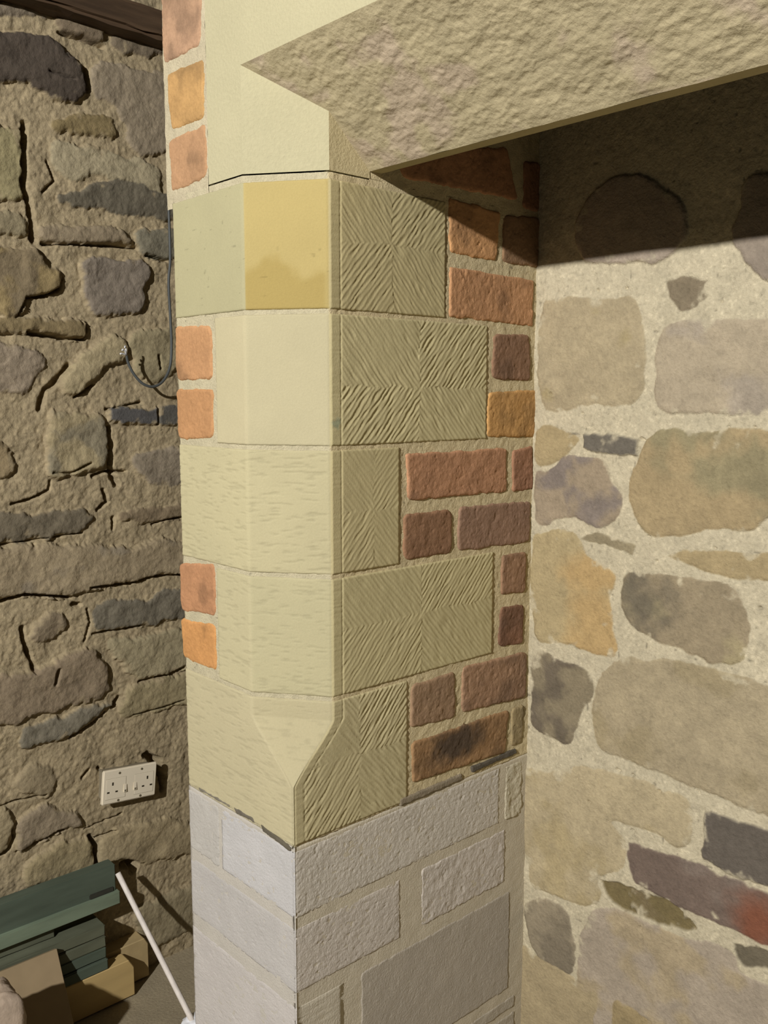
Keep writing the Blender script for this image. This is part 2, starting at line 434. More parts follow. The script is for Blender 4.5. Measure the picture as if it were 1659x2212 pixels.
# ---- old rubble wall across the room
E_ = lambda p: Z('left', 0, 0, 3.95, p)
F_ = lambda p: Z('left', 0, 540, 3.95, p)
G_ = lambda p: Z('left', 0, 1080, 3.95, p)
H_ = lambda p: Z('left', 0, 1600, 3.614, p)
stones_l = [
    (E_([(-250, 250), (250, 290), (420, 330), (560, 450), (700, 580), (740, 720), (660, 880), (560, 880), (420, 830), (300, 780), (100, 700), (-250, 720)]), (66, 58, 49), dict(lv=.03, er=.02)),
    (E_([(770, 560), (900, 520), (1150, 590), (1480, 640), (1500, 1250), (1250, 1350), (1100, 1250), (1000, 900), (820, 880), (760, 680)]), (116, 105, 86), dict(lv=.014)),
    (E_([(420, 1020), (700, 960), (920, 1000), (1000, 1130), (940, 1190), (700, 1160), (450, 1130)]), (106, 93, 64), dict(lv=.018)),
    (E_([(420, 1220), (700, 1230), (900, 1300), (1350, 1400), (1400, 1680), (1000, 1560), (800, 1500), (600, 1560), (430, 1400)]), (133, 123, 98), dict(lv=.01)),
    (E_([(460, 1680), (700, 1620), (830, 1520), (1100, 1560), (1550, 1690), (1540, 1900), (1100, 1850), (850, 1790), (650, 1780), (550, 1740)]), (86, 80, 66), dict(lv=.012)),
    (E_([(360, 1920), (800, 1920), (1050, 1950), (1150, 2080), (1000, 2090), (600, 2080), (360, 2060), (320, 1980)]), (116, 104, 83), dict(lv=.024)),
    (E_([(1160, 1950), (1550, 1960), (1560, 2200), (1300, 2220), (1190, 2180), (1130, 2050)]), (99, 94, 78), dict(lv=.018)),
    (E_([(-250, 1050), (180, 1100), (200, 1500), (200, 1720), (-250, 1730)]), (124, 115, 84), dict(lv=.02)),
    (E_([(-250, 1790), (180, 1780), (230, 2000), (-200, 2010)]), (118, 108, 84), dict(lv=.014)),
    (E_([(450, 120), (650, 110), (900, 200), (850, 380), (650, 320), (480, 260)]), (100, 88, 70), dict(lv=.02)),
    (E_([(-200, 20), (300, 0), (440, 90), (420, 150), (200, 150), (-200, 200)]), (104, 94, 78), dict(lv=.012)),
    (E_([(940, 240), (1100, 220), (1480, 330), (1480, 480), (1200, 470), (1000, 460), (920, 400)]), (92, 82, 66), dict(lv=.01)),
    (F_([(-250, -60), (200, 0), (330, 30), (400, 130), (530, 230), (500, 330), (380, 390), (220, 410), (140, 550), (-250, 540)]), (120, 105, 73), dict(lv=.03, c2=(104, 92, 70))),
    (F_([(680, 100), (800, 50), (1000, 80), (1200, 70), (1280, 200), (1220, 330), (1210, 530), (1050, 540), (850, 575), (740, 520), (690, 350)]), (106, 97, 84), dict(lv=.02)),
    (F_([(-250, 590), (180, 600), (600, 600), (740, 640), (730, 760), (540, 740), (230, 700), (-250, 680)]), (106, 93, 66), dict(lv=.026, r=.006)),
    (F_([(-250, 770), (150, 800), (330, 860), (400, 950), (330, 1080), (180, 1230), (-250, 1200)]), (120, 108, 90), dict(lv=.014)),
    (F_([(600, 960), (800, 800), (1000, 700), (1080, 830), (1060, 930), (900, 960), (800, 1100), (660, 1250), (520, 1200), (530, 1050)]), (132, 120, 92), dict(lv=.022)),
    (F_([(1080, 720), (1500, 640), (1540, 1000), (1300, 1150), (1150, 1050), (1100, 850)]), (120, 110, 84), dict(lv=.014)),
    (F_([(940, 1360), (1325, 1350), (1325, 1480), (1100, 1480), (930, 1450)]), (72, 70, 67), dict(lv=.02, r=.003, er=.004, rough=.0006)),
    (F_([(1350, 1345), (1650, 1335), (1650, 1480), (1350, 1480)]), (76, 73, 66), dict(lv=.02, r=.003, er=.004, rough=.0006)),
    (F_([(420, 1380), (850, 1370), (920, 1600), (880, 1850), (600, 1920), (420, 1950), (400, 1650)]), (130, 118, 90), dict(lv=.02, c2=(112, 104, 84))),
    (F_([(1100, 1750), (1600, 1650), (1650, 2000), (1300, 2010), (1180, 1900)]), (114, 104, 87), dict(lv=.016)),
    (F_([(-250, 1600), (60, 1640), (120, 1900), (-250, 2000)]), (116, 102, 76), dict(lv=.014)),
    (G_([(-250, 80), (350, 120), (500, 70), (700, 80), (800, 130), (800, 170), (680, 270), (450, 310), (0, 370), (-250, 380)]), (91, 83, 67), dict(lv=.018)),
    (G_([(-250, 430), (300, 380), (800, 380), (1100, 420), (1350, 340), (1640, 360), (1640, 600), (1300, 650), (1100, 700), (800, 740), (600, 800), (370, 830), (200, 800), (-250, 900)]), (125, 112, 88), dict(lv=.026, c2=(112, 102, 84))),
    (G_([(770, 930), (900, 850), (1150, 830), (1250, 880), (1350, 760), (1650, 740), (1650, 1000), (1300, 1050), (1000, 1110), (780, 1130)]), (93, 87, 73), dict(lv=.016)),
    (G_([(240, 1100), (400, 960), (550, 960), (580, 1060), (480, 1160), (280, 1210)]), (110, 98, 78), dict(lv=.016)),
    (G_([(-250, 1520), (300, 1480), (500, 1340), (700, 1260), (830, 1310), (900, 1430), (930, 1560), (870, 1690), (600, 1750), (350, 1820), (100, 1900), (-250, 1940)]), (112, 99, 79), dict(lv=.022)),
    (G_([(160, 1960), (400, 1880), (700, 1780), (930, 1720), (950, 1750), (800, 1830), (650, 1960), (500, 2040), (250, 2100), (160, 2120)]), (100, 94, 79), dict(lv=.02)),
    (G_([(1000, 100), (1300, 50), (1640, 30), (1640, 150), (1200, 200), (1000, 180)]), (106, 93, 72), dict(lv=.012)),
    (G_([(900, 1200), (1300, 1150), (1660, 1080), (1680, 1420), (1350, 1500), (1180, 1540), (1050, 1450)]), (127, 117, 91), dict(lv=.018)),
    (G_([(1080, 1580), (1300, 1520), (1680, 1450), (1680, 1720), (1300, 1800), (1050, 1850), (1020, 1750)]), (124, 113, 85), dict(lv=.016)),
    (H_([(100, 300), (250, 170), (400, 180), (470, 330), (350, 450), (150, 400)]), (120, 108, 84), dict(lv=.014)),
    (H_([(130, 620), (330, 500), (600, 560), (660, 650), (500, 690), (400, 740), (130, 870), (110, 750)]), (118, 106, 86), dict(lv=.02)),
    (H_([(-250, 560), (60, 500), (100, 680), (60, 850), (-250, 950)]), (126, 114, 88), dict(lv=.018)),
    (H_([(170, 980), (450, 800), (700, 760), (740, 950), (650, 1060), (350, 1100), (200, 1150)]), (122, 110, 82), dict(lv=.02)),
    (H_([(770, 760), (1000, 650), (1300, 600), (1580, 650), (1600, 850), (1200, 950), (950, 920), (760, 970)]), (128, 115, 88), dict(lv=.018)),
    (H_([(1050, 1300), (1400, 1150), (1700, 1120), (1700, 1400), (1300, 1560), (1100, 1650)]), (116, 106, 82), dict(lv=.016)),
]
cr_l = [
    (E_([(205, 1050), (200, 1300), (195, 1600), (245, 1750), (275, 1900), (285, 2040)]), .013, .04),
    (E_([(360, 2080), (600, 2085), (900, 2090), (1160, 2115)]), .006, .03), (E_([(500, 280), (700, 330), (880, 400)]), .010, .03),
    (E_([(715, 590), (745, 760)]), .013, .035), (E_([(400, 620), (620, 690)]), .004, .012), (E_([(400, 1380), (470, 1540), (360, 1640)]), .006, .015),
    (F_([(210, 410), (380, 390), (510, 330), (530, 240)]), .007, .03), (F_([(150, 550), (220, 410)]), .005, .02),
    (F_([(230, 705), (540, 750), (725, 765), (740, 640)]), .008, .035), (F_([(590, 990), (500, 1100), (380, 1200), (340, 1350)]), .012, .022),
    (F_([(790, 1930), (900, 1890), (1080, 1890)]), .006, .025), (F_([(920, 1520), (950, 1700), (940, 1850), (1000, 2000)]), .014, .028),
    (F_([(880, 2050), (920, 2150), (830, 2220)]), .008, .03), (F_([(1335, 1350), (1338, 1480)]), .005, .02), (F_([(640, 1255), (800, 1150)]), .006, .02),
    (F_([(1240, 45), (1430, 95)]), .006, .03), (F_([(100, 2170), (260, 2130), (420, 2050), (430, 1970)]), .006, .02), (F_([(1340, 900), (1360, 1010)]), .006, .02),
    (F_([(900, 1360), (1010, 1340), (1200, 1300)]), .005, .018), (F_([(440, 1900), (600, 1900), (760, 1820)]), .006, .014),
    (G_([(-20, 878), (200, 805), (350, 815), (590, 828)]), .007, .035), (G_([(750, 745), (1100, 710), (1300, 650), (1600, 630)]), .005, .025),
    (G_([(190, 1100), (200, 1200), (260, 1340), (300, 1460)]), .010, .035), (G_([(740, 930), (765, 1040), (720, 1200)]), .005, .025),
    (G_([(780, 1140), (1000, 1110), (1200, 1070)]), .005, .02), (G_([(620, 890), (680, 890)]), .008, .025),
    (G_([(1330, 1505), (1420, 1490), (1560, 1420)]), .006, .022), (G_([(960, 1770), (1010, 1690)]), .009, .03),
    (G_([(450, 315), (700, 275)]), .004, .015), (G_([(1300, 210), (1400, 170), (1540, 150)]), .005, .02), (G_([(-20, 385), (150, 360), (400, 320)]), .004, .016),
    (G_([(600, 2030), (800, 1900), (900, 1810)]), .004, .02), (G_([(1180, 1550), (1300, 1520)]), .004, .02), (G_([(970, 150), (960, 250)]), .008, .02),
    (G_([(460, 1560), (490, 1440)]), .009, .016), (G_([(1130, 1830), (1400, 1760), (1560, 1700)]), .004, .016),
    (H_([(130, 865), (300, 790), (450, 700), (500, 690)]), .005, .03), (H_([(700, 750), (750, 820), (740, 970)]), .009, .035),
    (H_([(90, 680), (110, 760), (60, 850), (-20, 900)]), .007, .03), (H_([(-20, 520), (120, 470), (350, 420)]), .004, .015),
    (H_([(640, 290), (690, 230)]), .006, .025), (H_([(660, 690), (800, 630), (950, 570)]), .003, .014), (H_([(750, 755), (900, 700)]), .004, .02),
    (H_([(1150, 120), (1230, 170), (1270, 280), (1270, 370)]), .017, .05), (H_([(960, 960), (1040, 970), (1030, 1010)]), .018, .05),
    (H_([(770, 215), (785, 225)]), .007, .03), (H_([(1070, 190), (1080, 190)]), .006, .03), (H_([(130, 1350), (100, 1500)]), .01, .03),
]
us = np.unique(np.concatenate([np.linspace(-1.3, -.04, 90), np.linspace(-.04, .7, 290), np.linspace(.7, 1.5, 50)]))
vs = np.unique(np.concatenate([np.linspace(FLOOR - .02, 1.6, 880), np.linspace(1.6, 1.8, 12)]))
pal_l = [(116, 105, 84), (126, 114, 88), (98, 90, 74), (108, 95, 72)]
stones_l = filler(-1.3, 1.5, FLOOR, 1.8, (-.02, .62, -.9, 1.55), pal_l, 9) + stones_l
for s_ in stones_l[:]:
    if len(s_) == 2: stones_l[stones_l.index(s_)] = (s_[0], s_[1], dict(lv=.016))
    else: s_[2].setdefault('rough', .0035)
for s_ in stones_l: s_[2]['lv'] = s_[2].get('lv', .016) * .58 + .001
rubble_wall('wall_left', 'left', us, vs, stones_l, cr_l, K_LEFT, (130, 117, 91), M_OLD, .014, .008, .0046, 51, .3)

# ---- floor
pt = Patches()
u = np.linspace(LX - .1, 1.6, 260); v = np.linspace(-1.5, 1.5, 260)
U, V = np.meshgrid(u, v)
Hh = FLOOR + .004 * fbm(U, V, .12, 301, 5, .6)
pt.grid(np.stack([U, V, Hh], -1), colmix(alb((106, 97, 78), K_LEFT * .75), U, V, 303, .16, .06), None, (0, 0, 1))
pt.box((LX - .1, -1.5, FLOOR - .1), (1.6, 1.5, FLOOR - .02), alb((120, 110, 90), K_LEFT))
fl = pt.build('floor', M_OLD); fl['kind'] = 'structure'

pt = Patches()
U, V = np.meshgrid(np.linspace(LX - .02, -.2, 160), np.linspace(FLOOR - .01, 1.8, 360))
P_ = np.stack([U, 1.45 + .006 * fbm(U, V, .09, 320, 5, .6), V], -1)
pt.grid(P_, colmix(alb((122, 110, 86), K_LEFT), U, V, 321, .2, .09), None, (0, -1, 0))
pt.box((LX - .02, 1.48, FLOOR), (-.2, 1.6, 1.8), alb((122, 110, 86), K_LEFT))
wv = pt.build('wall_rear', M_OLD); wv['kind'] = 'structure'

# ---- the rest of the fireplace opening and the chimney over it (unseen; added to keep light out of the throat)
pt = Patches()
cm = np.array([.025, .021, .017])   # soot black, put on these unseen faces to cut bounce light
pt.box((1.35, -.02, FLOOR), (1.6, D, .853), cm); wr = pt.build('wall_right', M_RUBBLE); wr['kind'] = 'structure'
pt = Patches()
pt.box((-.26, .0, 1.235), (1.6, .15, 1.85), cm); wf = pt.build('wall_front', M_RUBBLE); wf['kind'] = 'structure'
pt = Patches()
pt.box((-.26, 0, 1.85), (1.6, D + .3, 1.95), cm); ce = pt.build('chimney_lid', M_RUBBLE); ce['kind'] = 'structure'  # added lid over the chimney, shuts out the world light
pt = Patches()
pt.box((1.4, .15, .853), (1.6, D, 1.85), cm); cs = pt.build('wall_chimney', M_RUBBLE); cs['kind'] = 'structure'

# ================================================================== THE PIER
def empty(name, loc, label, cat, group=None):
    o = bpy.data.objects.new(name, None); COL.objects.link(o)
    o.location = loc; o['label'] = label; o['category'] = cat
    if group: o['group'] = group
    return o


def tag(o, label, cat, group=None):
    o['label'] = label; o['category'] = cat
    if group: o['group'] = group
    return o


pier = empty('fireplace_pier', (0, 0, 0), 'pale stone and red brick fireplace pier on a grey blockwork base, carrying the lintel', 'fireplace')
bpy.context.view_layer.update()


def chamfer(z):
    t = np.clip((z - .080) / (.153 - .080), 0, 1)
    t = .75 * t + .25 * t * t * (3 - 2 * t)
    return np.where(z > 0, np.maximum(t, .012), .012)


def wrap(xl, yr, z0, z1, hfun, cfun, sf=.0024, sj=.0012, sz=.0012, cf=chamfer, skirt=.012):
    """a face wrapped round the pier: front, chamfer, reveal. hfun(seg, s, z, edge distance) -> height"""
    nf = max(3, int((xl - C1) / sf)); nc = int(.11 / sf); nj = max(3, int((yr - C2) / sj)); nz = max(4, int((z1 - z0) / sz))
    z = np.linspace(z0, z1, nz + 1)
    tf = np.linspace(0, 1, nf + 1); tcn = np.linspace(0, 1, nc + 1)[1:-1]; tj = np.linspace(0, 1, nj + 1)
    k = cf(z)[:, None]
    c1, c2 = C1 * k, C2 * k
    xf = -xl + (xl - c1) * tf[None]; yf = np.zeros_like(xf)
    xc = -c1 + c1 * tcn[None]; yc = c2 * tcn[None]
    yj = c2 + (yr - c2) * tj[None]; xj = np.zeros_like(yj)
    X = np.concatenate([xf, xc, xj], 1); Y = np.concatenate([yf, yc, yj], 1)
    Zz = np.repeat(z[:, None], X.shape[1], 1)
    seg = np.concatenate([np.zeros(nf + 1), np.ones(len(tcn)), np.full(nj + 1, 2)])[None].repeat(nz + 1, 0)
    L = math.hypot(C1, C2)
    NX = np.where(seg == 1, C2 / L, np.where(seg == 2, 1.0, 0.0)); NY = np.where(seg == 1, -C1 / L, np.where(seg == 0, -1.0, 0.0))
    # arris columns: average normals
    i1, i2 = nf, nf + len(tcn) + 1
    for i, (a, b) in ((i1, ((0, -1), (C2 / L, -C1 / L))), (i2, ((C2 / L, -C1 / L), (1, 0)))):
        n = np.array(a) + np.array(b); n = n / np.linalg.norm(n); NX[:, i], NY[:, i] = n
    s = np.concatenate([np.hypot(X[:, :1] * 0, 0), np.cumsum(np.hypot(np.diff(X, axis=1), np.diff(Y, axis=1)), axis=1)], 1)
    tot = s[:, -1:]
    edge = np.minimum(np.minimum(s, tot - s), np.minimum(Zz - z0, z1 - Zz))
    # distance from the reveal's arris, for the drafted margin
    dj = s - s[:, i2:i2 + 1]
    H = hfun(seg, s, X, Y, Zz, edge, dj)
    H[:, i1] = np.minimum(H[:, i1], 0); H[:, i2] = np.minimum(H[:, i2], -.0003)
    C = cfun(seg, s, X, Y, Zz, edge, dj)
    pos = np.stack([X + NX * H, Y + NY * H, Zz], -1)
    # skirt into the wall
    def pad(a, ring):
        return np.pad(a, ((1, 1), (1, 1)) + ((0, 0),) * (a.ndim - 2), mode='edge')
    pos = pad(pos, 1); C = pad(C, 1)
    NXp, NYp = pad(NX, 1), pad(NY, 1)
    ring = np.zeros(NXp.shape, bool); ring[0] = ring[-1] = True; ring[:, 0] = ring[:, -1] = True
    pos[ring, 0] -= NXp[ring] * skirt; pos[ring, 1] -= NYp[ring] * skirt
    return pos, C


def add_wrap(pt, *a, **k):
    pos, C = wrap(*a, **k)
    r, c = pos.shape[:2]
    idx = np.arange(r * c).reshape(r, c)
    q = np.stack([idx[:-1, :-1], idx[:-1, 1:], idx[1:, 1:], idx[1:, :-1]], -1).reshape(-1, 4)
    pt.v.append(pos.reshape(-1, 3)); pt.c.append(C.reshape(-1, 3)); pt.f.append(q + pt.n); pt.n += r * c
    pt.sm += [True] * len(q)


def tooling(u, v, uc, vc, seed, amp, pitch=.0064):
    """chisel strokes in four quarters, each turned the other way"""
    uw = u + .004 * fbm(u, v, .03, seed, 2); vw = v + .004 * fbm(u, v, .03, seed + 1, 2)
    q = np.where((uw - uc) * (vw - vc) > 0, 1.0, -1.0)   # upper right, lower left: strokes rise to the right
    an = math.radians(48)
    t = (u * math.sin(an) - q * v * math.cos(an))
    along = (u * math.cos(an) + q * v * math.sin(an))
    ph = t / pitch + .38 * fbm(t * 3, along, .02, seed + 3, 2)
    w = np.abs(np.sin(math.pi * ph)) ** .8
    brk = vnoise(along / .014 + 7 * np.floor(ph), np.floor(ph) * 3.7, seed + 5)
    reg = .75 + .45 * fbm(u, v, .08, seed + 6, 2)
    return -amp * w * np.clip(.72 + .5 * brk, .15, 1.2) * reg


def quoin(name, z0, z1, xl, yr, fc, cc, jc, uc, vc, seed, dash=0., amp=.0013, jamp=.05, special=None, label=None):
    def hf(seg, s, X, Y, Zz, edge, dj):
        H = .0010 + .0003 * fbm(s, Zz, .03, seed, 4)
        if dash:
            dn = fbm(s, Zz * 5.5, .016, seed + 2, 3)
            H -= np.where(seg < 2, dash * sstep(.12, .5, dn), 0)
        m = (seg == 2) & (dj > .016)
        tl = tooling(Y, Zz, uc, vc, seed + 8, amp)
        H = np.where(m, H - .0002 + tl + .0009, H)
        H = np.where((seg == 2) & (dj <= .016), H + .00022 * vnoise(Y / .03, Zz / .0024, seed + 4) - .0001, H)
        H = np.where((seg == 2) & (np.abs(dj - .0165) < .0011), H - .0006, H)
        er = .0022
        t = np.clip((edge + .0004 * fbm(s, Zz, .006, seed + 12, 2)) / er, 0, 1)
        H -= .0016 * (1 - np.sqrt(1 - (1 - t) ** 2))
        return H

    def cf_(seg, s, X, Y, Zz, edge, dj):
        c = np.where((seg == 0)[..., None], alb(fc, K_FRONT), np.where((seg == 1)[..., None], alb(cc, K_FRONT), alb(jc, K_JAMB)))
        c = c * (1 + .05 * fbm(s, Zz, .05, seed + 20, 4))[..., None]
        if dash:
            dn = fbm(s, Zz * 5.5, .016, seed + 2, 3)
            c = c * (1 - np.where(seg < 2, .10 * sstep(.15, .5, dn), 0))[..., None]
        if special: c = special(seg, s, X, Y, Zz, dj, c)
        return c
    pt = Patches()
    add_wrap(pt, xl, yr, z0 + .0030, z1 - (.0055 if z1 == Z1 else .0030), hf, cf_)
    o = pt.build(name, M_STONE, pier)
    if label: o['label'] = label
    return o


def ochre(seg, s, X, Y, Zz, dj, c):
    k = (seg == 1) * sstep(Z2 + .068, Z2 + .048, Zz + .030 * fbm(s, Zz, .035, 5, 3) + .10 * (X + .06)) * sstep(-.1, .15, fbm(s, Zz, .09, 6, 2) + .25) * sstep(0, .008, -X)
    k = (k * .75)[..., None]
    c = c * (1 - k) + alb((184, 160, 92), K_FRONT) * k
    d = sstep(.86, .93, vnoise(s / .009, Zz / .0045, 77)) * (seg < 2)
    return c * (1 - .25 * d)[..., None]


def blue_mark(seg, s, X, Y, Zz, dj, c):
    k = sstep(.008, .003, np.hypot(dj - .009, (Zz - .5395) * .8) + .003 * fbm(s, Zz, .004, 9, 2)) * (seg == 2) * .55
    return c * (1 - k[..., None]) + alb((92, 108, 92), K_JAMB) * k[..., None]


quoin('quoin_stone', Z2, Z1, W, .268, (194, 186, 143), (203, 182, 118), (146, 135, 99), .168, .765, 100, 0, .0011, special=ochre, label='greenish pale quoin stone with an ochre chamfer')
quoin('quoin_stone', Z3, Z2, .160, .3565, (212, 200, 159), (207, 196, 156), (151, 141, 105), .219, .585, 120, 0, .0015, special=blue_mark, label='smooth pale quoin stone with a small blue mark')
quoin('quoin_stone', Z4, Z3, W, .1822, (211, 200, 156), (207, 196, 153), (149, 138, 102), .135, .425, 140, .0007, .0009)
quoin('quoin_stone', Z5, Z4, .1693, .3765, (211, 200, 157), (206, 196, 153), (150, 140, 104), .225, .272, 160, .0005, .0012)
quoin('quoin_stone', .0, Z5, W, .1988, (210, 198, 157), (205, 193, 152), (150, 140, 106), .110, .098, 180, .0005, .0017, label='foot quoin stone where the chamfer runs out to a square corner')

# ---- bricks, one panel per gap between the quoins
def brick_col(c, K, seed, dark=None, dk=0.0, top=0):
    def f(U, V, d):
        col = colmix(alb(c, K), U, V, seed, .16, .03, alb(tuple(x * .86 for x in c), K), .1, .05)
        if dark is not None:
            P0 = dark
            dd = np.hypot((U - P0[0]) * .42, V - P0[1]) + .01 * fbm(U, V, .012, seed, 4)
            k = (sstep(.034, .012, dd) * dk)[..., None]
            col = col * (1 - k) + alb((58, 48, 38), K_JAMB) * k
        # limy bloom at the rim
        k = (sstep(.004, .0, d) * .35)[..., None]
        return col * (1 - k) + col * 1.5 * k
    return f


def panel(plane, K, bricks, seed, label=None):
    pt = Patches()
    for i, b in enumerate(bricks):
        q, c = b[0], b[1]
        c = (c[0] * 1.02, c[1] * 1.17, c[2] * 1.14) if plane == 'jamb' else (c[0], c[1] * 1.03, c[2])
        o = b[2] if len(b) > 2 else {}
        dk = px2uv(plane, [o['soot']])[0] if 'soot' in o else None
        masonry_unit(pt, plane, q, brick_col(c, K, seed + i * 7, dk, o.get('dk', .8)), r=o.get('r', .009), level=.0018, er=.005, rough=.0007, seed=seed + i, pits=.0006, wob=.0013)
    p = pt.build('brick_panel', M_BRICK, pier)
    if label: p['label'] = label
    return p


panel('front', K_FRONT, [([(348, -45), (437, -75), (433, 98), (353, 138)], (196, 152, 122)), ([(360, 160), (441, 127), (441, 255), (370, 283)], (204, 156, 102)),
      ([(366, 303), (445, 268), (448, 380), (371, 417)], (201, 152, 114))], 210)
panel('front', K_FRONT, [([(378, 705), (457, 703), (459, 820), (383, 822)], (206, 151, 108)), ([(382, 840), (461, 840), (462, 945), (386, 950)], (204, 148, 103))], 230)
panel('front', K_FRONT, [([(388, 1216), (464, 1218), (466, 1330), (392, 1318)], (202, 144, 105)), ([(392, 1335), (466, 1350), (468, 1448), (397, 1420)], (222, 157, 98))], 250)
panel('jamb', K_JAMB, [([(840, 318), (1095, 318), (1118, 434), (870, 384)], (135, 86, 62)), ([(1131, 345), (1166, 353), (1164, 459), (1129, 451)], (115, 72, 54)),
      ([(969, 426), (1080, 459), (1072, 565), (971, 546)], (153, 100, 68), dict(r=.006)), ([(1088, 463), (1167, 470), (1167, 578), (1085, 567)], (112, 76, 56)),
      ([(971, 575), (1153, 605), (1150, 705), (970, 684)], (146, 95, 68), dict(r=.005))], 270)
panel('jamb', K_JAMB, [([(1065, 721), (1144, 722), (1146, 825), (1062, 818)], (108, 72, 56)), ([(1055, 846), (1162, 842), (1156, 944), (1051, 944)], (150, 100, 62))], 290)
panel('jamb', K_JAMB, [([(877, 981), (1094, 968), (1094, 1062), (882, 1082)], (136, 88, 66), dict(r=.006)), ([(1107, 974), (1151, 963), (1151, 1057), (1106, 1062)], (122, 78, 60), dict(r=.005)),
      ([(871, 1111), (975, 1101), (977, 1194), (871, 1210)], (110, 72, 54), dict(r=.012)), ([(991, 1095), (1146, 1082), (1144, 1171), (988, 1191)], (113, 78, 64))], 310)
panel('jamb', K_JAMB, [([(1085, 1198), (1138, 1190), (1135, 1280), (1080, 1285)], (118, 80, 62)), ([(1081, 1311), (1133, 1306), (1129, 1392), (1075, 1397)], (110, 70, 54), dict(soot=(1112, 1330), dk=.35))], 330)
panel('jamb', K_JAMB, [([(887, 1480), (983, 1449), (983, 1550), (887, 1574)], (116, 82, 64)), ([(998, 1441), (1138, 1407), (1136, 1506), (996, 1540)], (122, 84, 66)),
      ([(889, 1604), (1099, 1532), (1092, 1625), (890, 1692)], (118, 80, 56), dict(soot=(985, 1605), dk=.92)), ([(1105, 1529), (1133, 1521), (1128, 1604), (1102, 1615)], (122, 94, 70))], 350)

# ---- mortar bed of the pier
def mh(seg, s, X, Y, Zz, edge, dj):
    H = -.0008 + .0013 * fbm(s, Zz, .008, 401, 4, .7) + .0006 * fbm(s, Zz, .05, 402, 2)
    return np.where(seg < 2, H * .55 - .0002, H)


def mc(seg, s, X, Y, Zz, edge, dj):
    c = np.where((seg < 2)[..., None], alb((222, 210, 172), K_FRONT), alb((166, 152, 118), K_JAMB))
    c = c * (1 + .14 * fbm(s, Zz, .01, 405, 4))[..., None]
    return c * (1 - .5 * sstep(.86, .95, vnoise(s / .005, Zz / .005, 406)))[..., None]


pt = Patches()
add_wrap(pt, W - .001, D + .01, .0, Z1 + .0028, mh, mc, sf=.003, sj=.0018, sz=.0018, skirt=.02)
for plane, u0, u1, K, cc in (('front', -.275, -.167, K_FRONT, (222, 208, 172)), ('jamb', TL - .02, D + .01, K_JAMB, (166, 152, 118))):
    U, V = np.meshgrid(np.arange(u0, u1, .002), np.arange(Z1 - .012, 1.24, .002))
    pt.grid(frame_pos(plane, U, V, -.0004 + .0012 * fbm(U, V, .01, 409, 4)), colmix(alb(cc, K), U, V, 410, .14, .012), None, PLANES[plane][3])
pt.box((-W + .012, .078, .001), (-.012, D, Z1 - .002), alb((166, 152, 118), K_JAMB))
pt.box((-W + .004, .155, Z1 - .002), (-.006, D, 1.85), alb((166, 152, 118), K_JAMB))
pt.box((-.275, .004, Z1 - .002), (-.172, .155, 1.235), alb((166, 152, 118), K_JAMB))
pt.build('mortar_bed', M_MORTAR, pier)

# ---- slate packers in the bed under the stone
def strip(plane, pts, c, K, seed, lv=.002):
    pt = Patches()
    masonry_unit(pt, plane, pts, lambda U, V, d: colmix(alb(c, K), U, V, seed, .25, .01), r=.0015, level=lv, er=.002, rough=.0005, seed=seed, step=.001, wob=.0012)
    return pt.build('slate_packer', M_BLOCK, pier)


strip('jamb', [(1019, 1657), (1113, 1617), (1115, 1627), (1020, 1668)], (72, 66, 56), K_JAMB, 431)
strip('jamb', [(862, 1727), (996, 1672), (1000, 1683), (865, 1740)], (112, 102, 84), K_JAMB, 433)
strip('front', [(506, 1742), (548, 1766), (552, 1778), (512, 1757)], (120, 112, 96), K_FRONT, 435)
strip('front', [(565, 1780), (630, 1832), (628, 1839), (570, 1795)], (112, 104, 86), K_FRONT, 437)
strip('front', [(430, 1700), (497, 1738), (497, 1743), (432, 1706)], (140, 132, 114), K_FRONT, 439)

# ---- blockwork base
one = lambda z: np.full(np.shape(z), .02)
ZA0, ZA1, ZB0, ZB1 = -.0962, -.112, -.200, -.222


def block_h(seed, pit, lump):
    def hf(seg, s, X, Y, Zz, edge, dj):
        H = .0004 + lump * fbm(s, Zz, .0048, seed, 3, .7) + .0006 * fbm(s, Zz, .06, seed + 1, 2)
        H = np.where(seg < 2, H * .5, H)
        H -= pit * sstep(.3, .6, fbm(s, Zz, .005, seed + 3, 2))
        H -= .0005 * (1 - sstep(0, .004, edge + .001 * fbm(s, Zz, .006, seed + 4, 2)))
        return H
    return hf


def block_c(fc, jc, seed):
    def cf_(seg, s, X, Y, Zz, edge, dj):
        c = np.where((seg < 2)[..., None], alb(fc, K_FRONT * 1.0), alb(jc, K_JAMB))
        return c * (1 + .07 * fbm(s, Zz, .03, seed, 4))[..., None]
    return cf_


def y_at(px, py): return at(px, py, 0, 0.0)[1]
def x_at(px, py): return at(px, py, 1, 0.0)[0]


def corner_block(z0, z1, xl, yr, fc, jc, seed, pit=.0007, lump=.0007):
    pt = Patches()
    add_wrap(pt, xl, yr, z0, z1, block_h(seed, pit, lump), block_c(fc, jc, seed), sf=.002, sj=.0016, sz=.0014, cf=one, skirt=.01)
    return pt.build('concrete_block', M_BLOCK, pier)


def face_block(plane, pts, c, K, seed, rough=.0006, pits=.0006, level=.0012, uv=False, lump=0):
    pt = Patches()
    masonry_unit(pt, plane, pts, lambda U, V, d: colmix(alb(c, K), U, V, seed, .07, .03), r=.004, level=level * .35, er=.0009, rough=rough, seed=seed, step=.0018, wob=.0012, pits=pits, uv=uv)
    return pt.build('concrete_block', M_BLOCK, pier)


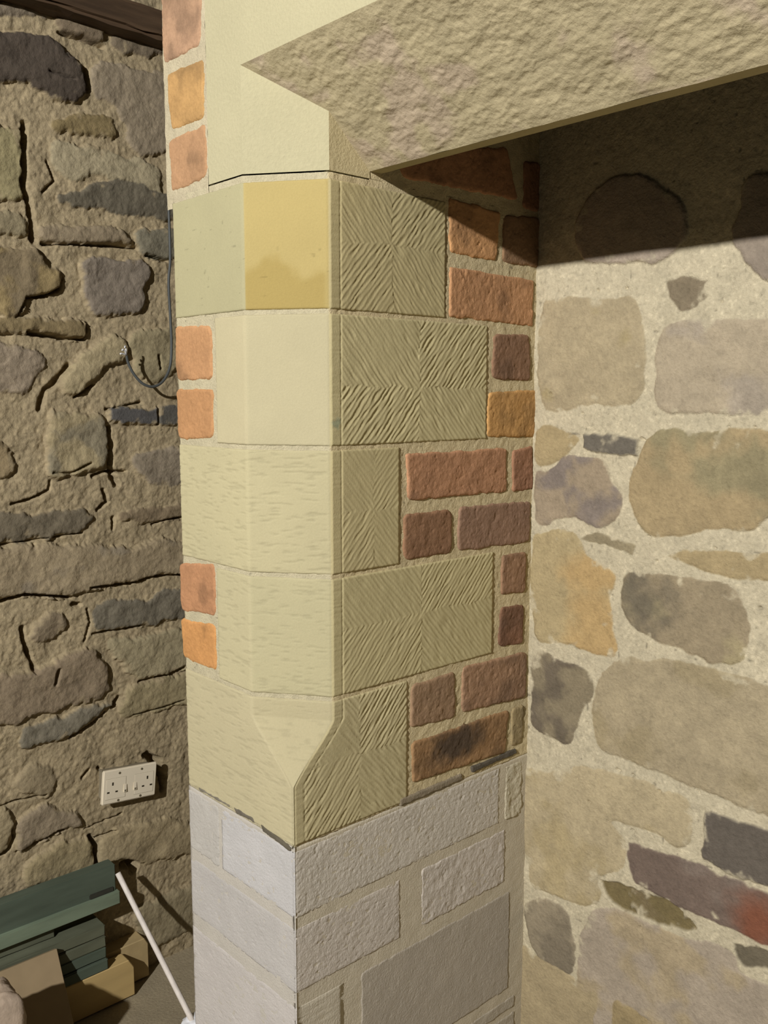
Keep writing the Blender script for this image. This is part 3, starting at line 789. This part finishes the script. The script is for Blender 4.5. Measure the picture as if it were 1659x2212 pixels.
BF, BJ = (218, 214, 208), (162, 155, 142)
corner_block(ZA0, -.006, .172, y_at(1078, 1700), BF, BJ, 501)
U0, U1 = -W, -.180
face_block('front', [(U0, ZA0), (U1, ZA0), (U1, -.006), (U0, -.006)], (210, 204, 192), K_FRONT, 503, uv=True)
face_block('jamb', [(y_at(1092, 1700), ZA0), (D - .012, ZA0), (D - .012, -.008), (y_at(1092, 1700), -.008)], (158, 150, 128), K_JAMB, 505, rough=.0013, uv=True)
corner_block(ZB0, ZA1, W, y_at(864, 1900), (210, 204, 195), (160, 152, 140), 507)
face_block('jamb', [(y_at(912, 1880), ZB0), (y_at(1091, 1800), ZB0), (y_at(1091, 1800), ZA1), (y_at(912, 1880), ZA1)], (160, 152, 140), K_JAMB, 509, rough=.0008, uv=True)
corner_block(-.43, ZB1, W, y_at(742, 2150), (218, 210, 200), (160, 152, 134), 511)
zb = at(1079, 2146, 0, 0)[2]
face_block('jamb', [(y_at(781, 2150), zb), (y_at(1100, 2000), zb), (y_at(1100, 2000), ZB1), (y_at(781, 2150), ZB1)], (142, 134, 120), K_JAMB, 513, rough=.0003, pits=.0003, uv=True)
# courses below the frame
for i, (a, b) in enumerate([(-.66, -.44), (-.9, -.67)]):
    corner_block(a, b, W, .2 + .1 * i, (214, 208, 198), (150, 142, 126), 520 + i)
    face_block('jamb', [(.21 + .1 * i, a), (D - .02, a), (D - .02, b), (.21 + .1 * i, b)], (146, 138, 122), K_JAMB, 530 + i, uv=True)
face_block('jamb', [(.09, -.43), (D - .02, -.43), (D - .02, zb - .02), (.09, zb - .02)], (146, 138, 122), K_JAMB, 535, uv=True)


def bh(seg, s, X, Y, Zz, edge, dj):
    H = -.0004 + .0006 * fbm(s, Zz, .03, 541, 3) + .0004 * fbm(s, Zz * 2, .008, 542, 3)
    return H


def bc(seg, s, X, Y, Zz, edge, dj):
    c = np.where((seg < 2)[..., None], alb((214, 206, 190), K_FRONT), alb((160, 151, 131), K_JAMB))
    return c * (1 + .06 * fbm(s, Zz, .02, 545, 4))[..., None]


pt = Patches()
add_wrap(pt, W, D + .01, FLOOR, .0, bh, bc, sf=.004, sj=.003, sz=.004, cf=one, skirt=.02)
pt.box((-W + .012, .02, FLOOR), (-.012, D, -.03), alb((150, 141, 116), K_JAMB))
pt.build('mortar_joints', M_BLOCK, pier)

# ================================================================== THE LINTEL
pt = Patches()
XR, ZT, ZA = 1.6, 1.235, .9725
ZB = ZA - (ZA - ZL) * (C2 / YL)
ZBOT = Z1 + .0045
LC = alb((207, 198, 158), K_FRONT)


def quadpatch(p00, p10, p11, p01, nu, nv, n, h, c, seed, size=.02, edgefade=True, camp=.05):
    a = np.linspace(0, 1, nu)[None, :, None]; b = np.linspace(0, 1, nv)[:, None, None]
    p00, p10, p11, p01 = map(np.array, (p00, p10, p11, p01))
    P = (p00 * (1 - a) + p10 * a) * (1 - b) + (p01 * (1 - a) + p11 * a) * b
    return P


nrm = np.array([0, -(ZA - ZL), -YL]); nrm = nrm / np.linalg.norm(nrm)


def flat(P, n, c, h, seed, size=.03, camp=.05, uvax=(0, 2)):
    U, V = P[..., uvax[0]], P[..., uvax[1]]
    r, q = P.shape[:2]
    a = np.minimum(np.arange(q), np.arange(q)[::-1])[None]; b = np.minimum(np.arange(r), np.arange(r)[::-1])[:, None]
    f = np.minimum(np.minimum(a, b) / 2.0, 1)
    Hh = h * f * fbm(U, V, size, seed, 4)
    pt.grid(P + Hh[..., None] * np.array(n), colmix(c, U, V, seed + 3, camp, .06), None, n)


LLX = -.1665
flat(quadpatch((LLX, 0, ZBOT), (-C1, 0, ZBOT), (-C1, 0, ZA), (LLX, 0, ZA), 40, 60, 0, 0, 0, 0), (0, -1, 0), LC, .0004, 600)
flat(quadpatch((LLX, 0, ZA), (XR, 0, ZA), (XR, 0, ZT), (LLX, 0, ZT), 300, 60, 0, 0, 0, 0), (0, -1, 0), LC, .0006, 601)
Lc = math.hypot(C1, C2)
flat(quadpatch((-C1, 0, ZBOT), (0, C2, ZBOT), (0, C2, ZB), (-C1, 0, ZA), 50, 60, 0, 0, 0, 0), (C2 / Lc, -C1 / Lc, 0), LC, .0004, 602)
flat(quadpatch((0, C2, ZBOT), (0, YL, ZBOT), (0, YL, ZL), (0, C2, ZB), 30, 30, 0, 0, 0, 0), (1, 0, 0), alb((158, 146, 112), K_JAMB), .0006, 603, uvax=(1, 2))
# splayed, chiselled underside edge of the lintel
tv = np.concatenate([np.linspace(0, C2 / YL, 60), np.linspace(C2 / YL, 1, 60)[1:]])[:, None]
xl_ = np.where(tv < C2 / YL, -C1 * (1 - tv / (C2 / YL)), 0.0)
nx = 620
gx = np.concatenate([np.linspace(0, 1, 480)[:-1] * .45, np.linspace(.45, 1, 141)])[None]
X = xl_ + (XR - xl_) * gx
Y = YL * tv + 0 * X; Zq = ZA + (ZL - ZA) * tv + 0 * X
S = tv * math.hypot(YL, ZA - ZL) + 0 * X
rot = .25
Uu = X * math.cos(rot) - S * math.sin(rot); Vv = X * math.sin(rot) + S * math.cos(rot)
dl = fbm(Uu, Vv * 2.2, .028, 610, 4, .6)
ridged = 1 - np.abs(fbm(Uu, Vv * 2.0, .02, 611, 3, .6)) * 2
Hs = .0021 * dl + .0005 * ridged + .0006 * fbm(X, S, .006, 612, 3)
fade = np.minimum(np.minimum(tv, 1 - tv) / .06, 1) * np.minimum((X - xl_) / .012, 1)
wav = .0012 * fbm(X, S * 0, .03, 613, 3) * (tv > .97)
Hs = Hs * np.clip(fade, 0, 1) + wav
P = np.stack([X, Y, Zq], -1) + Hs[..., None] * nrm
pt.grid(P, colmix(alb((187, 173, 136), .80), X, S, 614, .09, .03, alb((190, 172, 144), .80), .1, .05), None, nrm)
flat(quadpatch((0, YL, ZL), (XR, YL, ZL), (XR, TL, ZL), (0, TL, ZL), 260, 12, 0, 0, 0, 0), (0, 0, -1), alb((185, 172, 130), .80), .0012, 604, uvax=(0, 1))
flat(quadpatch((LLX, TL, ZL), (XR, TL, ZL), (XR, TL, ZT), (LLX, TL, ZT), 40, 20, 0, 0, 0, 0), (0, 1, 0), cm, .001, 605)  # back face blackened to cut bounce light in the throat
flat(quadpatch((LLX, 0, ZT), (XR, 0, ZT), (XR, TL, ZT), (LLX, TL, ZT), 20, 5, 0, 0, 0, 0), (0, 0, 1), LC, 0, 606, uvax=(0, 1))
flat(quadpatch((LLX, 0, ZBOT), (LLX, TL, ZBOT), (LLX, TL, ZT), (LLX, 0, ZT), 10, 20, 0, 0, 0, 0), (-1, 0, 0), LC, 0, 607, uvax=(1, 2))
flat(quadpatch((LLX, C2, ZBOT), (0, C2, ZBOT), (0, TL, ZBOT), (LLX, TL, ZBOT), 10, 8, 0, 0, 0, 0), (0, 0, -1), LC, 0, 608, uvax=(0, 1))
lint = pt.build('stone_lintel', M_LINTEL)
tag(lint, 'massive pale stone lintel with a rough splayed underside, resting on the fireplace pier', 'lintel')

# ================================================================== THINGS BY THE OLD WALL
def mesh_obj(name, bm, mat, parent=None, smooth=False):
    me = bpy.data.meshes.new(name); bmesh.ops.recalc_face_normals(bm, faces=bm.faces); bm.to_mesh(me); bm.free()
    for p in me.polygons: p.use_smooth = smooth
    me.materials.append(mat)
    o = bpy.data.objects.new(name, me); COL.objects.link(o)
    if parent: o.parent = parent
    return o


def bbox_bm(lo, hi, bev=.002, seg=2, bm=None):
    bm = bm or bmesh.new()
    r = bmesh.ops.create_cube(bm, size=1)
    for v in r['verts']:
        v.co = Vector([(lo[i] + hi[i]) / 2 + v.co[i] * (hi[i] - lo[i]) for i in range(3)])
    if bev:
        es = list({e for v in r['verts'] for e in v.link_edges})
        bmesh.ops.bevel(bm, geom=es, offset=bev, segments=seg, affect='EDGES')
    return bm


def tube(pts, rad, name, mat, parent=None, n=12):
    bm = bmesh.new(); pts = [Vector(p) for p in pts]; rings = []
    up = None
    for i, p in enumerate(pts):
        d = (pts[min(i + 1, len(pts) - 1)] - pts[max(i - 1, 0)]).normalized()
        a = d.cross(Vector((0, 0, 1)) if abs(d.z) < .95 else Vector((0, 1, 0))) if up is None else (up - d * up.dot(d))
        a.normalize(); up = a; b = d.cross(a)
        r = rad(i / (len(pts) - 1)) if callable(rad) else rad
        rings.append([bm.verts.new(p + a * r * math.cos(t * 2 * math.pi / n) + b * r * math.sin(t * 2 * math.pi / n)) for t in range(n)])
    for i in range(len(rings) - 1):
        for k in range(n):
            bm.faces.new((rings[i][k], rings[i][(k + 1) % n], rings[i + 1][(k + 1) % n], rings[i + 1][k]))
    bm.faces.new(rings[0][::-1]); bm.faces.new(rings[-1])
    return mesh_obj(name, bm, mat, parent, True)


# ---- dark timber beam high on the old wall
M_BEAM = plain('dark_oak', (62, 48, 34), var=.35, scale=60, stretch=(1, .12, 1), bump=.004)
b0 = at(350, 80, 0, LX + .07); b1 = at(350, 16, 0, LX + .07)
bm = bbox_bm((LX - .03, -1.25, b0[2]), (LX + .07, 1.2, b1[2]), .008)
bmesh.ops.subdivide_edges(bm, edges=[e for e in bm.edges if e.calc_length() > .5], cuts=60, use_grid_fill=True)
rr = random.Random(3)
for v in bm.verts: v.co += Vector((0, 0, rr.uniform(-.003, .003) + .004 * math.sin(v.co.y * 9)))
bm_o = mesh_obj('timber_beam', bm, M_BEAM)
tag(bm_o, 'dark brown timber beam set high in the old rubble wall', 'beam')

# ---- socket outlet
M_PL = plain('white_plastic', (188, 178, 156), rough=.35, var=.02, scale=20, bump=0)
M_PLG = plain('plastic_groove', (140, 132, 112), rough=.5, var=.02, bump=0)
M_HOLE = plain('socket_hole', (40, 34, 22), rough=.9, var=.05, bump=0)
M_SCREW = plain('dull_screw', (120, 112, 92), rough=.4, var=.05, bump=0, metal=.6)
SX = LX + .036
p0, p1, p2, p3 = at(222, 1668, 0, SX), at(339, 1650, 0, SX), at(338, 1712, 0, SX), at(218, 1741, 0, SX)
sc_ = .146
cy_, cz_ = (p0[1] + p1[1] + p2[1] + p3[1]) / 4, (p0[2] + p1[2] + p2[2] + p3[2]) / 4
ang = math.atan2((p1[2] - p0[2]) + (p2[2] - p3[2]), (p1[1] - p0[1]) + (p2[1] - p3[1]))
sock = empty('wall_socket', (LX + .018, cy_, cz_), 'white double switched power socket, slightly tilted, on the old rubble wall', 'socket')
bpy.context.view_layer.update()
M_BOX = plain('grey_back_box', (110, 102, 84), rough=.6)


def place(o):
    o.parent = sock
    return o


SW, SH = .146 / 2, .086 / 2
bm = bbox_bm((.009, -SW, -SH), (.019, SW, SH), .0028, 3)
place(mesh_obj('faceplate', bm, M_PL, None, False))
place(mesh_obj('back_box', bbox_bm((-.03, -SW + .008, -SH + .008), (.0105, SW - .008, SH - .008), .002), M_BOX))
for s_ in (-1, 1):
    cxs = s_ * .038
    # outlet face: a slightly raised panel with its groove
    g_ = bbox_bm((.0185, cxs - .027, -.031), (.0193, cxs + .027, .022), .0003, 1); place(mesh_obj('outlet_surround', g_, M_PLG))
    g_ = bbox_bm((.0186, cxs - .0262, -.0302), (.0198, cxs + .0262, .0212), .0004, 1)
    of = place(mesh_obj('outlet', g_, M_PL))
    px_ = cxs + (-.009 if s_ < 0 else .009)
    bm = bmesh.new()
    bbox_bm((.0193, px_ - .002, .004), (.0201, px_ + .002, .012), 0, 1, bm)
    for q_ in (-1, 1): bbox_bm((.0193, px_ + q_ * .011 - .0032, -.0145), (.0201, px_ + q_ * .011 + .0032, -.0105), 0, 1, bm)
    place(mesh_obj('pin_holes', bm, M_HOLE))
    # rocker switch towards the middle
    r0 = s_ * .0135
    bm = bbox_bm((.0193, r0 - .0045, -.018), (.0222, r0 + .0045, .002), .001, 2)
    for v in bm.verts:
        if v.co.x > .0208: v.co.x -= .0014 * (1 if v.co.z > -.008 else -.4)
    sw = place(mesh_obj('rocker_switch', bm, M_PL))
    place(mesh_obj('switch_marking', bbox_bm((.0215, r0 - .0022, -.0165), (.0227, r0 + .0022, -.0115), .0002, 1), M_SCREW))
    for zz in (.033, -.036):
        bm = bmesh.new()
        bmesh.ops.create_cone(bm, cap_ends=True, segments=16, radius1=.0032, radius2=.0028, depth=.0012, matrix=Matrix.Translation((.0194, s_ * .030, zz)) @ Matrix.Rotation(math.pi / 2, 4, 'Y'))
        place(mesh_obj('screw', bm, M_SCREW))
sock.rotation_euler = (ang, 0, 0)

# ---- cable hanging down the old wall
M_CABLE = plain('grey_cable', (62, 64, 62), rough=.45, var=.06, bump=0)
CXP = LX + .055
kp = [(362, 380), (364, 480), (366, 560), (364, 610), (369, 680), (372, 740), (368, 790), (352, 822), (330, 835), (308, 829), (290, 808), (279, 785), (274, 768)]
P3 = [at(x, y, 0, CXP) for x, y in kp]
P3 = [np.array([CXP + .004 * math.sin(i), p[1], p[2]]) for i, p in enumerate(P3)]
sm_ = []
for i in range(len(P3) - 1):
    a0, a1, a2, a3 = P3[max(i - 1, 0)], P3[i], P3[i + 1], P3[min(i + 2, len(P3) - 1)]
    for t in np.linspace(0, 1, 8, endpoint=False):
        sm_.append(.5 * ((2 * a1) + (-a0 + a2) * t + (2 * a0 - 5 * a1 + 4 * a2 - a3) * t * t + (-a0 + 3 * a1 - 3 * a2 + a3) * t ** 3))
sm_.append(P3[-1])
cab = empty('electric_cable', tuple(sm_[-1]), 'thin dark grey cable hanging in a hook against the old wall, bare white ends', 'cable')
bpy.context.view_layer.update()
off = np.array(sm_[-1])
tube([p - off for p in sm_], .0033, 'sheath', M_CABLE, cab)
M_WIRE = plain('bare_wire', (215, 212, 200), rough=.4, var=.03, bump=0)
for dy, dz in ((-.012, .014), (-.016, .004), (-.006, .022)):
    tube([(0, 0, -.002), (.004, dy * .4, dz * .7), (.006, dy, dz), (.008, dy * 1.2, dz * .8)], .0019, 'bare_wire', M_WIRE, cab, 8)

# ---- painted timber stacked on the floor
def gp(name, c, **k): return plain(name, c, rough=.65, scale=30, stretch=(1, .15, 1), bump=.0012, **k)


M_GRN = gp('green_painted_wood', (92, 102, 84), var=.25)
M_GRN2 = gp('dark_green_painted_wood', (66, 74, 62), var=.22)
M_GRN3 = gp('worn_green_painted_wood', (78, 80, 64), var=.25)
xf_ = LX + .075
fr = at(256, 1925, 0, xf_)
zt = at(245, 1868, 0, xf_ - .008)[2]
zmid = fr[2]
zbm = at(256, 1953, 0, xf_)[2]
xbk = LX + .03
ye = fr[1] + .004


def wood(name, lo, hi, mat, label, cat, group=None, bev=.002, rotz=0, grooves=()):
    c = Vector(((lo[0] + hi[0]) / 2, (lo[1] + hi[1]) / 2, lo[2]))
    bm = bbox_bm([lo[i] - c[i] for i in range(3)], [hi[i] - c[i] for i in range(3)], bev)
    bmesh.ops.subdivide_edges(bm, edges=[e for e in bm.edges if e.calc_length() > .15], cuts=24, use_grid_fill=True)
    rs = random.Random(len(label))
    for v in bm.verts: v.co += Vector([rs.uniform(-.0006, .0006) for _ in range(3)])
    o = mesh_obj(name, bm, mat)
    o.location = c; o.rotation_euler = (0, 0, rotz)
    return tag(o, label, cat, group)


# rail, carried by the short board below it: a base strip, a rebated upper strip and its dark groove
rail = empty('timber_rail', ((xbk + xf_) / 2, ye, zbm), 'long green painted timber rail on top of the woodpile, white stick leaning on its end', 'timber')
bpy.context.view_layer.update()
rl = Vector(rail.location)


def rpart(name, lo, hi, mat):
    bm = bbox_bm([lo[i] - rl[i] for i in range(3)], [hi[i] - rl[i] for i in range(3)], .002)
    return mesh_obj(name, bm, mat, rail)


hz = zt - zbm
rpart('lower_strip', (xbk, -.9, zbm), (xf_, ye, zmid), M_GRN)
rpart('upper_strip', (xbk, -.9, zmid - .004), (xf_ - .009, ye - .006, zt), M_GRN2)
rpart('metal_hook', (xf_ - .012, ye - .075, zmid), (xf_ - .0065, ye - .012, zmid + .013), plain('dark_metal', (45, 45, 38), rough=.5))
# stack of boards
ztop = zbm - .030
c0 = at(229, 1996, 2, ztop)
xs, ys = c0[0], c0[1]
sb = wood('board', (xbk, -.8, ztop + .001), (xs - .03, at(118, 2012, 0, xs - .03)[1], zbm - .001), M_GRN3, 'short worn green board between the rail and the board stack', 'board', None)
q0 = at(292, 2148, 2, FLOOR + .003)
q1 = at(291, 2072, 0, q0[0])
zlow = min(at(232, 2094, 0, xs)[2], ztop - .09)
hN = (ztop - zlow) / 4
names = ['topmost', 'second from the top', 'third from the top', 'lowest']
for i in range(4):
    z1_ = ztop - i * hN
    dx = random.uniform(-.0025, .0025)
    wood('board', (xs - .09, -.8, z1_ - hN + .0012), (xs + dx, ys + random.uniform(-.002, .002), z1_ - .0006), M_GRN3 if i < 2 else M_GRN2,
         'dark green board in the stack under the rail, %s' % names[i], 'board', 'green boards stacked by the old wall', bev=.0025)
# raw timber offcuts on the floor
M_RAW = plain('raw_pine', (152, 130, 86), rough=.7, var=.12, scale=25, stretch=(1, .12, 1), bump=.001)
M_RAW2 = plain('raw_pine_end', (142, 124, 88), rough=.7, var=.12, scale=25, bump=.001)


def offcut(name, x0, x1, y0, y1, z1, mat, label, cut=.03):
    bm = bmesh.new()
    prof = [(y0, 0), (y1, 0), (y1, z1 - cut * .8), (y1 - cut * .45, z1), (y0, z1)]
    a = [bm.verts.new((0, y - y1, z)) for y, z in prof]; b = [bm.verts.new((x1 - x0, y - y1, z)) for y, z in prof]
    n = len(prof)
    bm.faces.new(a); bm.faces.new(b[::-1])
    for i in range(n): bm.faces.new((a[i], b[i], b[(i + 1) % n], a[(i + 1) % n]))
    bmesh.ops.bevel(bm, geom=bm.edges[:], offset=.0018, segments=1, affect='EDGES')
    o = mesh_obj(name, bm, mat); o.location = (x0, y1, FLOOR + .003)
    return tag(o, label, 'timber', 'raw timber offcuts on the floor')


offcut('timber_offcut', q0[0] - .040, q0[0], q0[1] - .40, q0[1], zlow - FLOOR - .0032, M_RAW, 'yellow pine offcut on the floor with a clipped corner, in front of the other offcut', .03)
w0 = at(313, 2024, 0, q0[0] - .055)
offcut('timber_offcut', q0[0] - .105, q0[0] - .046, max(ys + .006, w0[1] - .36), w0[1] + .004, w0[2] - FLOOR, M_RAW2, 'taller pine offcut on the floor behind the clipped one, beside the white stick', .022)
# tan board leaning on the stack
M_TAN = plain('tan_sheet', (122, 106, 80), rough=.85, var=.08, scale=18, bump=.0008)
XT, XB = xs + .012, xs + .125
t0 = at(122, 2051, 0, XT)
bm = bmesh.new()
th = .014
hgt = t0[2] - FLOOR
pr = [(XB - XT, 0, 0), (0, 0, hgt), (-th * .9, 0, hgt - .005), (XB - XT - th * 1.1, 0, 0)]
a = [bm.verts.new(p) for p in pr]; b = [bm.verts.new((p[0], -.55, p[2])) for p in pr]
bm.faces.new(a); bm.faces.new(b[::-1])
for i in range(4): bm.faces.new((a[i], b[i], b[(i + 1) % 4], a[(i + 1) % 4]))
bmesh.ops.bevel(bm, geom=bm.edges[:], offset=.0012, segments=1, affect='EDGES')
tb = mesh_obj('leaning_board', bm, M_TAN); tb.location = (XT + .004, t0[1], FLOOR + .004)
tag(tb, 'plain tan board leaning against the stack of green boards', 'board')
# lump of stone in front of the tan board
M_ROCK = plain('grey_pink_stone', (150, 134, 116), rough=.9, var=.22, scale=30, bump=.004)
rk = at(0, 2175, 0, XB + .10)
bm = bmesh.new(); bmesh.ops.create_icosphere(bm, subdivisions=5, radius=1)
from mathutils import noise as mn
for v in bm.verts:
    n_ = v.co.normalized()
    s_ = 1 / max(abs(n_.x) ** 6 + abs(n_.y) ** 6 + abs(n_.z) ** 6, 1e-6) ** (1 / 6)
    k_ = 1 + .05 * mn.noise(n_ * 2.3) + .035 * mn.noise(n_ * 9)
    v.co = Vector((n_.x * .055, n_.y * .10, n_.z)) * s_ * k_
    v.co.z *= 1
zt_r = at(20, 2116, 0, XB + .10)[2]
hr = (zt_r - FLOOR) / 2
for v in bm.verts: v.co.z = v.co.z * hr * .97
ro = mesh_obj('building_stone', bm, M_ROCK, None, True)
ye_r = at(36, 2175, 0, XB + .10)[1]
ro.location = (XB + .10, ye_r - .095, FLOOR + hr)
tag(ro, 'upright grey pink building stone standing in front of the tan board', 'stone')
# white stick
M_STICK = plain('white_painted_stick', (186, 178, 168), rough=.5, var=.08, scale=60, bump=.001)
s0 = at(256, 1889, 0, xf_ - .004); s1 = at(424, 2222, 2, FLOOR + .007)
s0 = s0 + (s0 - s1) / np.linalg.norm(s0 - s1) * .004
st = tube([tuple((s0 * (1 - t) + s1 * t) - s1) for t in np.linspace(0, 1, 12)], .0068, 'white_stick', M_STICK, None, 16)
st.location = tuple(s1)
tag(st, 'thin white stick leaning from the floor against the end of the green rail', 'stick')
# white rag at its foot
rg = at(404, 2204, 2, FLOOR + .012)
bm = bmesh.new(); bmesh.ops.create_icosphere(bm, subdivisions=4, radius=1)
for v in bm.verts:
    n_ = v.co.normalized()
    k_ = 1 + .35 * mn.noise(n_ * 2.1 + Vector((3, 1, 2))) + .18 * abs(mn.noise(n_ * 5))
    v.co = Vector((n_.x * .026, n_.y * .030, n_.z * .015)) * k_
rag = mesh_obj('crumpled_paper', bm, plain('white_paper', (206, 200, 198), rough=.8, var=.05), None, True)
rag.location = (rg[0] + .02, rg[1] + .008, FLOOR + .014)
tag(rag, 'small crumpled white scrap on the floor at the foot of the white stick', 'scrap')
